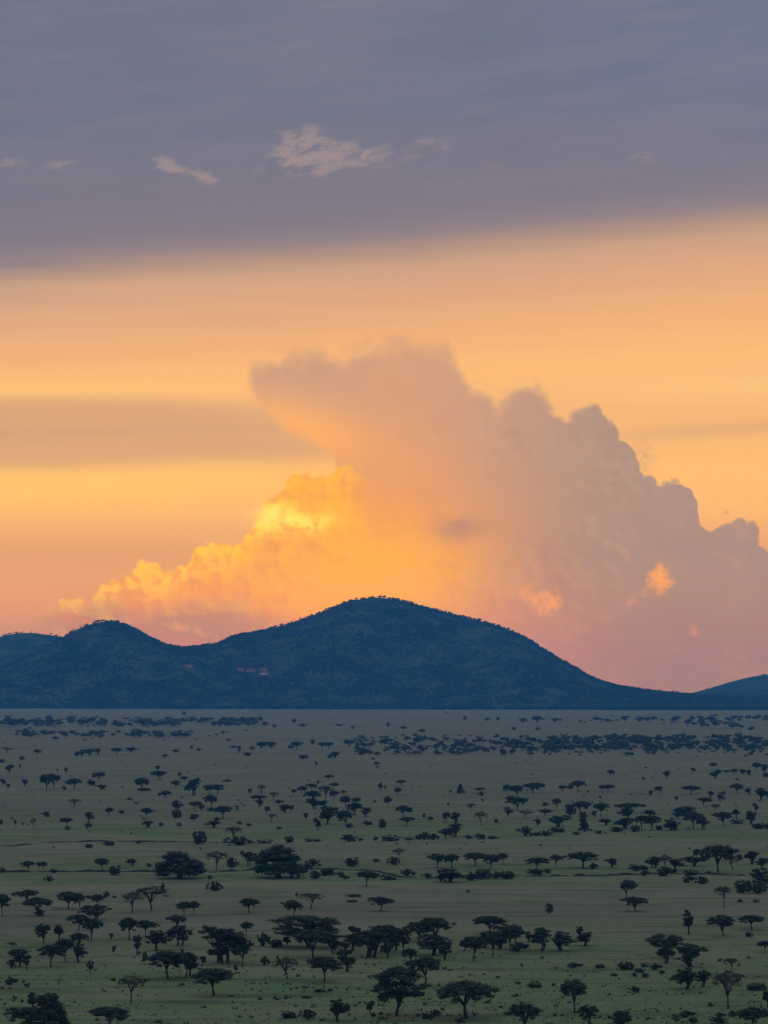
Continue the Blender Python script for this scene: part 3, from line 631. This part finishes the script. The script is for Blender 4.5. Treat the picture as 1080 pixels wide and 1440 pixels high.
 (810,462,60,38,'U'),(838,428,24,28,'M'),(878,442,30,28,'M'),(885,420,30,16,'U'),(858,492,38,40,'S'),(1045,556,60,22,'B'),(1076,556,30,20,'B'),(56,587,54,38,'B','isolated dark bush at the left end of the right-hand tree line'),(140,585,52,18,'B'),(105,585,30,13,'B'),(365,578,24,13,'B'),(270,582,30,12,'B'),(693,440,12,20,'T'),(550,462,30,10,'B'),(440,462,24,10,'B'),
 (48,107,30,18,'B'),(107,107,50,25,'M'),(183,107,40,18,'M'),(358,98,40,14,'B'),(400,104,40,12,'B'),(478,103,34,22,'M'),(540,104,30,20,'M'),(568,104,36,18,'M'),(598,96,30,14,'B'),(683,108,30,22,'M'),(1010,140,28,15,'B'),(110,140,20,13,'B'),(8,140,16,12,'B'),(634,102,16,10,'B'),(555,350,12,12,'B'),(950,354,14,10,'B'),(320,404,10,10,'B')]),
]
items = []
for org, L in LISTS:
    for e in L:
        items.append(dict(px=org[0] + e[0] / 3, py=org[1] + e[1] / 3, w=e[2] / 3, h=e[3] / 3, k=e[4], label=e[5] if len(e) > 5 else None))
items.sort(key=lambda d: -d['py'])
LAND = [(253, 1235, 'the big dome-shaped tree'), (390, 1234, 'the tall rounded gully tree'), (213, 1280, 'the hazy two-trunked thorn tree'), (315, 1353, 'the many-stemmed acacia clump'), (435, 1333, 'the widest flat acacia'),
 (236, 1376, 'the two merged flat crowns'), (301, 1399, 'the crooked-trunked lone acacia'), (184, 1408, 'the airy straight-trunked acacia'), (68, 1440, 'the peaked corner tree'), (16, 1384, 'the round black left-edge bush'), (302, 1252, 'the squat bush below the dome tree'),
 (437, 1277, 'the bent-trunked sparse acacia'), (535, 1281, 'the lone acacia on brown grass'), (612, 1324, 'the central grove'), (545, 1345, 'the grove left of centre'), (404, 1376, 'the thin-leaved forked acacia'), (600, 1386, 'the umbrella acacia below the central grove'),
 (557, 1427, 'the tall layered acacia'), (656, 1430, 'the broad bottom umbrella acacia'), (700, 1335, 'the right grove'), (808, 1423, 'the lone slim acacia'), (1024, 1418, 'the curved-trunk airy acacia'), (933, 1350, 'the thick-stemmed acacia'), (882, 1263, 'the lone pair in line'), (1018, 1276, 'the twiggy round tree'),
 (1010, 1228, 'the large spreading gully acacia'), (820, 1221, 'the broad dark acacia above the gully'), (272, 1119, 'the compact two-stemmed tree'), (334, 1187, 'the low wide dark thicket'), (460, 1159, 'the biggest mid-distance tree'), (647, 1116, 'the small cone-shaped tree'), (490, 1182, 'the central pale-strip bush'),
 (638, 1178, 'the leaning pale-strip tree'), (750, 1116, 'the broad far flat acacia'), (884, 1150, 'the stacked acacia in the tree line'), (944, 1168, 'the round black tree-line bush'), (739, 1175, 'the isolated bush on the pale strip edge'), (1000, 1392, 'the low gully bank at lower right'),
 (70, 1110, 'the far left pair of acacias'), (130, 1061, 'the far left row of crowns'), (205, 1115, 'the flat acacia between two smaller ones'), (859, 1092, 'the tiny lone acacia before the belt'), (1000, 1088, 'the far row below the belt')]
LOOK = {'U': ['flat-topped acacia', 'dark flat-topped acacia'], 'S': ['thin sparse thorn tree', 'pale sparse thorn tree'], 'M': ['dense broad-crowned tree', 'bushy dark tree'], 'T': ['narrow slender tree', 'thin upright tree'], 'B': ['low dark bush', 'rounded dark bush'], 'G': ['fresh green bush', 'low green bush'], 'C': ['cone-shaped dark tree', 'cone-shaped dark tree']}
def describe(d):
    asp = d['w'] / d['h']
    size = 'tiny' if d['w'] < 9 else 'small' if d['w'] < 17 else 'mid-sized' if d['w'] < 30 else 'large'
    best = min(LAND, key=lambda l: math.hypot(l[0] - d['px'], (l[1] - d['py']) * 2.2))
    ddx, ddy = d['px'] - best[0], d['py'] - best[1]
    far = math.hypot(ddx, ddy * 2)
    adv = 'just' if far < 28 else 'well' if far > 80 else ''
    hor = 'left' if ddx < 0 else 'right'
    if abs(ddy) * 2.2 > abs(ddx): rel = ('beyond' if ddy < 0 else 'in front of')
    elif abs(ddy) < 5: rel = hor + ' of'
    else: rel = ('beyond and ' if ddy < 0 else 'in front and ') + hor + ' of'
    look = LOOK[d['k']][0 if (d['k'] != 'B' and asp > 1.3) or (d['k'] == 'B' and asp > 1.6) else 1]
    return ' '.join(x for x in (size, look, adv, rel, best[2]) if x)
for d in items:
    if not d['label']: d['auto'] = describe(d)
from collections import defaultdict
dd = defaultdict(list)
for d in items:
    if not d['label']: dd[d['auto']].append(d)
ORD = ['leftmost', 'second from left', 'third from left', 'fourth from left', 'fifth from left', 'sixth from left', 'seventh from left', 'eighth from left']
NUM = ['zero', 'one', 'two', 'three', 'four', 'five', 'six', 'seven', 'eight']
for lab, L in dd.items():
    if len(L) == 1: L[0]['label'] = lab; continue
    L.sort(key=lambda d: d['px'])
    for i, d in enumerate(L):
        o_ = ORD[i] if i < len(L) - 1 or i > 7 else 'rightmost'
        d['label'] = (lab + ', ' + o_ + ' of ' + NUM[len(L)]) if len(L) < 9 else lab
for d in items:
    for wd in ('tiny ', 'mid-sized ', 'just ', 'well ', 'dark ', 'small ', 'dense ', 'thin '):
        if len(d['label'].replace(',', '').split()) > 15 and 'auto' in d and wd in d['label']:
            d['label'] = d['label'].replace(wd, '', 1)
seen = set()
for d in items:
    if len(d['label'].split()) > 16 or d['label'] in seen:
        d['label'] = d['label'].replace('rounded dark ', 'round ').replace('hazy two-trunked ', 'two-trunked ').replace('third from left of four', 'second from right').replace('third from left of five', 'third from left')
    seen.add(d['label'])
    if len(d['label'].split()) > 16: print('LONG', d['label'])
def place(me, d, scale, rz, x, y, z, kk):
    nm = NAME[kk]
    if isinstance(me, tuple):
        r = bpy.data.objects.new(nm, None); COL.objects.link(r)
        r.empty_display_size = 1.0
        for n_, m_ in zip(('trunk', 'crown') if kk != 'B' else ('stem', 'foliage'), me):
            c = bpy.data.objects.new(n_, m_); COL.objects.link(c); c.parent = r
    else:
        r = bpy.data.objects.new(nm, me); COL.objects.link(r)
    r.location = (x, y, z); r.rotation_euler = (0, 0, rz); r.scale = scale
    r['label'] = d['label']; r['category'] = CAT[kk]; r['group'] = GRP[kk]
    return r
cnt = defaultdict(int)
for d in items:
    x, y, z = at(d['px'], d['py'])
    m = y / FPX
    k = d['k']; kk = 'B' if k == 'G' else k
    cnt[kk] += 1
    i = (cnt[kk] * 5 + rnd.randrange(3)) % VAR[kk]
    near = d['h'] > 13 or d['w'] > 22
    me = LIB[kk, i, 'near' if near else 'far']
    if k == 'G': me = (LIB[kk, i % 3, 'near'][0], GREENCROWN[i % 3])
    W = d['w'] * m * 1.10; H = d['h'] * m * 1.03
    rz = rnd.uniform(0, 6.28)
    # a broad tree keeps a fairly round plan
    s = (W, W * rnd.uniform(.85, 1.0), H)
    o = place(me, d, s, rz, x, y, z, kk)
    if kk == 'B': o.rotation_euler = (0, 0, rnd.uniform(-.4, .4))
    elif kk != 'R': o.rotation_euler = (rnd.uniform(-.05, .05), rnd.uniform(-.06, .06), rz)
print('TREES', dict(cnt), 'dup labels', len(items) - len({d['label'] for d in items}), 'long', sum(len(d['label'].split()) > 16 for d in items))

# ------------------------------------------------------------------ far belts of trees, past counting
def far_stuff(name, pts, label, smin, smax, leafm, leaf=.06, flat=.5):
    rng = np.random.default_rng(len(pts))
    V_ = []; F_ = []; MI = []; off = 0
    libs = []
    for i in range(8):
        R = random.Random(900 + i); cent = []; rad = []
        for c in range(9):
            a = c * 2.4; rr = math.sqrt((c + .5) / 9) * .42
            cent.append((math.cos(a) * rr, math.sin(a) * rr, R.uniform(.6, .88) if i % 3 == 0 else R.uniform(.3, .85))); q = R.uniform(.13, .21); rad.append((q, q, q * (flat if i % 3 == 0 else 1.2)))
        cent = np.array(cent); rad = np.array(rad)
        cr = merge([cores(cent, rad, rng, 1.0), leaves(cent, rad, 6, leaf, rng)])
        tr = tube([(0, 0, -.05), (0.02, 0, .7)], [.04, .02], 3)
        v, f = merge([tr, cr]); libs.append((v, f, np.array([0] * len(tr[1]) + [1] * len(cr[1]))))
    for (x, y, z, w, h) in pts:
        v, f, mi = libs[int(rng.integers(8))]
        a = rng.random() * 6.28; c, s = math.cos(a), math.sin(a)
        vv = np.stack([(v[:, 0] * c - v[:, 1] * s) * w + x, (v[:, 0] * s + v[:, 1] * c) * w + y, v[:, 2] * h + z], 1)
        V_.append(vv); F_.append(f + off); MI.append(mi); off += len(vv)
    me = new_mesh(name, np.concatenate(V_), np.concatenate(F_), [M_BARK, leafm], mi=np.concatenate(MI))
    o = link(name, me); o['kind'] = 'stuff'; o['label'] = label; o['category'] = 'trees'
    return o
rb = random.Random(21)
def belt(n, x0, x1, y0, y1, wmin, wmax, hr=(.5, .9), dens=None):
    out_ = []
    while len(out_) < n:
        px = rb.uniform(x0, x1); py = rb.uniform(y0, y1)
        if dens is not None and rb.random() > dens(px, py): continue
        x, y, z = at(px, py); w = rb.uniform(wmin, wmax) * y / FPX
        out_.append((x, y, z, w, w * rb.uniform(*hr)))
    return out_
def cl(px, py, s=14.0, th=0.0): return 1.0 if float(fbm(np.array([px / s]), np.array([py / 5.0]), 5, 2)[0]) > th else 0.12
pts = belt(230, -60, 362, 1015, 1023, 7, 13, dens=lambda a, b: cl(a, b, 16, -.05)) + belt(120, 20, 285, 1032, 1038, 5, 11, dens=lambda a, b: cl(a, b, 14, -.02)) + belt(30, -60, 360, 1018, 1044, 3, 6)
o = far_stuff('distant_acacias', pts, 'long thin belt of distant small trees at the left foot of the hills', 0, 0, M_LEAF)
pts = belt(400, 770, 1150, 1040, 1056, 6, 13, dens=lambda a, b: .3 + cl(a, b, 12, -.12)) + belt(180, 770, 1150, 1052, 1064, 4, 9, dens=lambda a, b: cl(a, b, 16, .02)) + belt(300, 500, 790, 1041, 1063, 5, 11, dens=lambda a, b: cl(a, b, 14, -.02)) + belt(30, 515, 760, 1036, 1046, 5, 9)
o = far_stuff('tree_belt', pts, 'dense dark belt of distant trees across the right of the plain', 0, 0, M_LEAF)
pts = belt(80, 960, 1150, 1010, 1025, 6, 12, dens=lambda a, b: cl(a, b, 14, -.02)) + belt(24, 700, 960, 1008, 1018, 3, 6)
o = far_stuff('distant_thicket', pts, 'loose far thicket of tiny trees near the right-hand hill foot', 0, 0, M_LEAF)
pts = belt(210, -20, 1100, 1064, 1195, 2.0, 5.5, hr=(.4, 1.0), dens=lambda a, b: cl(a, b * .3, 40, .02)) + belt(40, -20, 1100, 1000, 1064, 1.5, 4)
o = far_stuff('distant_shrubs', pts, 'tiny shrubs dotted thinly over the middle distance', 0, 0, M_LEAF2)

# ------------------------------------------------------------------ scrub covering the hills
rng = np.random.default_rng(5)
LODGE = [hit_hill(355, 944), hit_hill(265, 938), hit_hill(371, 949)]
N = 120000
hx = rng.uniform(-1900, 2400, N); hy = rng.uniform(7700, 9900, N)
n2 = 9000
hx = np.concatenate([hx, rng.uniform(-3000, 4000, n2)]); hy = np.concatenate([hy, rng.uniform(9400, 12900, n2)])
hz = hill_z(hx, hy)
dens = fbm(hx / 70.0, hy / 70.0, 31, 4) + 0.25 * fbm(hx / 400.0, hy / 400.0, 33, 2)
lo = hz + drop(hx, hy); hz = np.maximum(hz, -drop(hx, hy))
keep = ((lo > -1.5) | (rng.random(len(hx)) < 0.5 * np.exp((lo + 6) * 0.9))) & (np.abs(hx) < hy * 0.16) & (rng.random(len(hx)) < np.clip(0.52 + dens * 3.4, 0.06, 1.0))
slope = hill_z(hx, hy + 25) - hz
keep &= (slope > -3.0)
for lx, ly, lz in LODGE:
    keep &= ~((np.abs(hx - lx) < 44) & (hy > ly - 55) & (hy < ly + 30))
hx, hy, hz = hx[keep], hy[keep], hz[keep]
n = len(hx); print('SCRUB', n)
sz = (rng.random(n) ** 1.5 * 4.2 + 1.8)
jit = 1 + 0.28 * rng.normal(size=(n, 12, 1)).clip(-1.5, 1.5)
ang = rng.random(n) * 6.28
V_ = IV[None] * jit
c, s = np.cos(ang)[:, None], np.sin(ang)[:, None]
vx = V_[..., 0] * c - V_[..., 1] * s; vy = V_[..., 0] * s + V_[..., 1] * c
vert = np.stack([vx * sz[:, None] + hx[:, None], vy * sz[:, None] + hy[:, None], V_[..., 2] * (sz * rng.uniform(.5, .85, n))[:, None] + (hz + sz * .35)[:, None]], -1).reshape(-1, 3)
face = (IF[None] + (np.arange(n) * 12)[:, None, None]).reshape(-1, 3)
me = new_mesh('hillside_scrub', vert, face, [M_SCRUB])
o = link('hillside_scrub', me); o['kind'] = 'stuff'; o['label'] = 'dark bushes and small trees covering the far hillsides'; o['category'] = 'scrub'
# taller trees along the ridgelines
pts = []
for k, cnt_, x0, x1 in (('main', 330, 255, 900), ('left', 90, 20, 260), ('farleft', 40, -60, 90), ('main', 120, 880, 1150)):
    D = HILLS[k]['D']
    for _ in range(cnt_):
        px = rb.uniform(x0, x1)
        if rb.random() < .7 and fbm(np.array([px / 22.0]), np.array([1.0]), 8, 2)[0] < -0.03: continue
        y = D + rb.uniform(-60, 40); x = (px - 540) / FPX * y; z = float(hill_z(np.array([x]), np.array([y]))[0])
        w = rb.uniform(5, 13); pts.append((x, y, z, w, rb.uniform(5, 10)))
for _ in range(900):
    px = rb.uniform(-60, 1150); x0 = (px - 540) / FPX
    yv = np.arange(7300, 9000, 12.0); d_ = hill_z(x0 * yv, yv) + drop(x0 * yv, yv)
    y = float(yv[np.argmax(d_ > 0.5)]) - rb.uniform(-60, 70) - (rb.random() ** 3) * 160; w = rb.uniform(6, 13)
    pts.append((x0 * y, y, -drop(x0 * y, y), w, rb.uniform(5, 11)))
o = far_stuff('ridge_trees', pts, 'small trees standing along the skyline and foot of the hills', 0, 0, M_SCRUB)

# ------------------------------------------------------------------ lodge on the hillside
def box(bx, by, bz, sx, sy, s_z):
    v = np.array([(x, y, z) for z in (0, 1) for y in (-.5, .5) for x in (-.5, .5)]) * (sx, sy, s_z) + (bx, by, bz)
    f = np.array([(0, 2, 3, 1), (4, 5, 7, 6), (0, 1, 5, 4), (2, 6, 7, 3), (0, 4, 6, 2), (1, 3, 7, 5)])
    return v, f
def lodge(px, py, w, dep, hw, wallm, label, nwin, rot=0.0):
    x, y, z = hit_hill(px, py)
    r = bpy.data.objects.new('lodge_building', None); COL.objects.link(r)
    r.location = (x, y, z + 1.0); r.rotation_euler = (0, 0, rot)
    r['label'] = label; r['category'] = 'building'; r['group'] = 'lodge buildings on the hillside'
    v, f = box(0, 0, -6, w, dep, hw + 6); link('wall', new_mesh('wall', v, f, [wallm]), r)
    e = 1.2; rh = 3.4
    v = np.array([(-w/2-e, -dep/2-e, hw), (w/2+e, -dep/2-e, hw), (w/2+e, dep/2+e, hw), (-w/2-e, dep/2+e, hw), (-w/2+dep*.3, 0, hw+rh), (w/2-dep*.3, 0, hw+rh)])
    f3 = np.array([(0, 1, 5), (0, 5, 4), (1, 2, 5), (2, 3, 4), (2, 4, 5), (3, 0, 4), (0, 3, 2), (0, 2, 1)])
    link('roof', new_mesh('roof', v + (0, 0, .004), f3, [M_ROOF]), r)
    v, f = box(0, 0, 0, 1.6, .16, 1.7); wm_ = new_mesh('window', v, f, [M_PANE])
    for i in range(nwin):
        o = link('window', wm_, r); o.location = ((i - (nwin - 1) / 2) * (w - 3) / max(1, nwin), -dep / 2 - .05, hw - 2.6)
lodge(352, 945, 30, 9, 4.5, M_WALLP, 'long low pinkish lodge building on the hillside', 6)
lodge(371, 944, 22, 9, 5.0, M_WALLP, 'taller pinkish lodge building above the pale one', 4)
lodge(371, 949, 26, 8, 4.6, M_WALLW, 'pale-walled lodge building lowest on the slope', 5)
lodge(338, 943, 20, 8, 3.6, M_WALLP, 'leftmost small red-roofed lodge building of the hillside group', 3)
lodge(265, 938, 26, 8, 3.4, M_WALLP, 'single faint reddish building apart on the left slope', 3)

# ------------------------------------------------------------------ eroded banks of the dry gully
def bank(pts, hgt, label):
    a = np.array(pts, float); xs_ = np.arange(a[0, 0], a[-1, 0], 1.5); ys_ = np.interp(xs_, a[:, 0], a[:, 1])
    ys_ = ys_ + 1.0 * fbm(xs_ / 30.0, xs_ * 0 + 3.3, 9, 4)
    hh = hgt * np.clip(0.75 + 2.6 * fbm(xs_ / 16.0, xs_ * 0, 11, 4), 0.03, 1.7)
    P_ = []
    for px, py, h in zip(xs_, ys_, hh):
        x, y, z = at(px, py)
        P_ += [(x, y - .3, z - .5), (x, y, z + h), (x, y + 1.2, z + h), (x, y + 9 + h * 5, z - .25)]
    P_ = np.array(P_); nx = len(xs_); f = []; mi = []
    for i in range(nx - 1):
        for j in range(3):
            q = i * 4 + j; f.append((q, q + 4, q + 5, q + 1)); mi.append(0 if j == 0 else 1)
    me = new_mesh('gully_bank', P_, np.array(f), [M_SOIL, M_GROUND], mi=mi)
    o = link('gully_bank', me); o['kind'] = 'structure'; o['label'] = label
bank([(-40, 1227), (80, 1226), (230, 1226), (300, 1227), (370, 1223), (440, 1223), (520, 1225), (560, 1233)], .6, 'dark eroded bank of a dry gully, left stretch')
bank([(560, 1234), (640, 1236), (760, 1233), (850, 1232), (940, 1229), (1060, 1232), (1130, 1233)], .65, 'dark eroded bank of a dry gully, right stretch')
bank([(1040, 1373), (1052, 1374), (1080, 1373), (1150, 1375)], .7, 'short dark cut bank at the right edge')
bank([(-40, 1190), (20, 1190), (60, 1185), (150, 1183), (250, 1184), (360, 1185)], .5, 'faint thin bank across the left middle distance')

# ------------------------------------------------------------------ tussocks and weeds in the near grass
def tufts(name, n, py0, py1, smin, smax, m_, label, seed, sc=26.0, th=0.0):
    rng = np.random.default_rng(seed)
    px = rng.uniform(-60, 1140, n); py = py0 + (py1 - py0) * rng.random(n) ** 0.8
    dx_ = (px - 540) / FPX; vz = (720 - py) / FPX
    c, s = math.cos(TILT), math.sin(TILT)
    yy = c - vz * s; zz = s + vz * c; t = -CAM_H / zz; x = dx_ * t; y = yy * t
    k = rng.random(n) < np.clip(.5 + 3.2 * (fbm(x / sc, y / (sc * .45), seed, 4) - th), 0.02, 1)
    x, y = x[k], y[k]; z = zg(x, y); n = len(x)
    s_ = rng.uniform(smin, smax, n) * (0.6 + rng.random(n) ** 3)
    B_ = 7
    a = rng.random((n, B_)) * 6.28; r1 = rng.uniform(.2, 1.0, (n, B_)); h = rng.uniform(.45, .9, (n, B_))
    base_ = np.stack([np.cos(a) * r1 * .5, np.sin(a) * r1 * .5, np.zeros_like(a)], -1)
    side_ = np.stack([-np.sin(a) * .35, np.cos(a) * .35, np.full_like(a, 0.15)], -1)
    tip = np.stack([np.cos(a) * r1 * 1.1, np.sin(a) * r1 * 1.1, h], -1)
    v = np.stack([base_ - side_, base_ + side_, tip], 2) * s_[:, None, None, None] + np.stack([x, y, z], -1)[:, None, None]
    v = v.reshape(-1, 3)
    me = new_mesh(name, v, np.arange(len(v)).reshape(-1, 3), [m_])
    o = link(name, me); o['kind'] = 'stuff'; o['label'] = label; o['category'] = 'grass'
tufts('grass_tussocks', 7000, 1330, 1450, .22, .42, M_TUFT, 'rough tussocky grass of the near plain', 61)
tufts('green_weeds', 3000, 1340, 1450, .4, .9, M_GREEN, 'patches of low green weeds in the near grass', 62, 14.0, .12)

# ------------------------------------------------------------------ air
HTOP = float(max((o.matrix_world @ Vector(c))[2] for o in COL.objects if o.type == 'MESH' and o.name in ('hills', 'hillside_scrub', 'ridge_trees') for c in o.bound_box)) + 3.0
print('HTOP', HTOP)
v, f = box(0, 0, -80, 50000, 50000, HTOP + 80)
hz_m = bpy.data.materials.new('haze'); hz_m.use_nodes = True
hn = hz_m.node_tree; hn.nodes.clear()
pv = hn.nodes.new('ShaderNodeVolumePrincipled'); ho = hn.nodes.new('ShaderNodeOutputMaterial')
pv.inputs['Color'].default_value = (0.055, 0.40, 1.0, 1)
pv.inputs['Absorption Color'].default_value = (1, 1, 1, 1)
pv.inputs['Density'].default_value = 0.00007
hn.links.new(pv.outputs[0], ho.inputs['Volume'])
o = link('haze', new_mesh('haze', v, f, [hz_m])); o['kind'] = 'stuff'; o['label'] = 'thin blue evening haze over the plain'
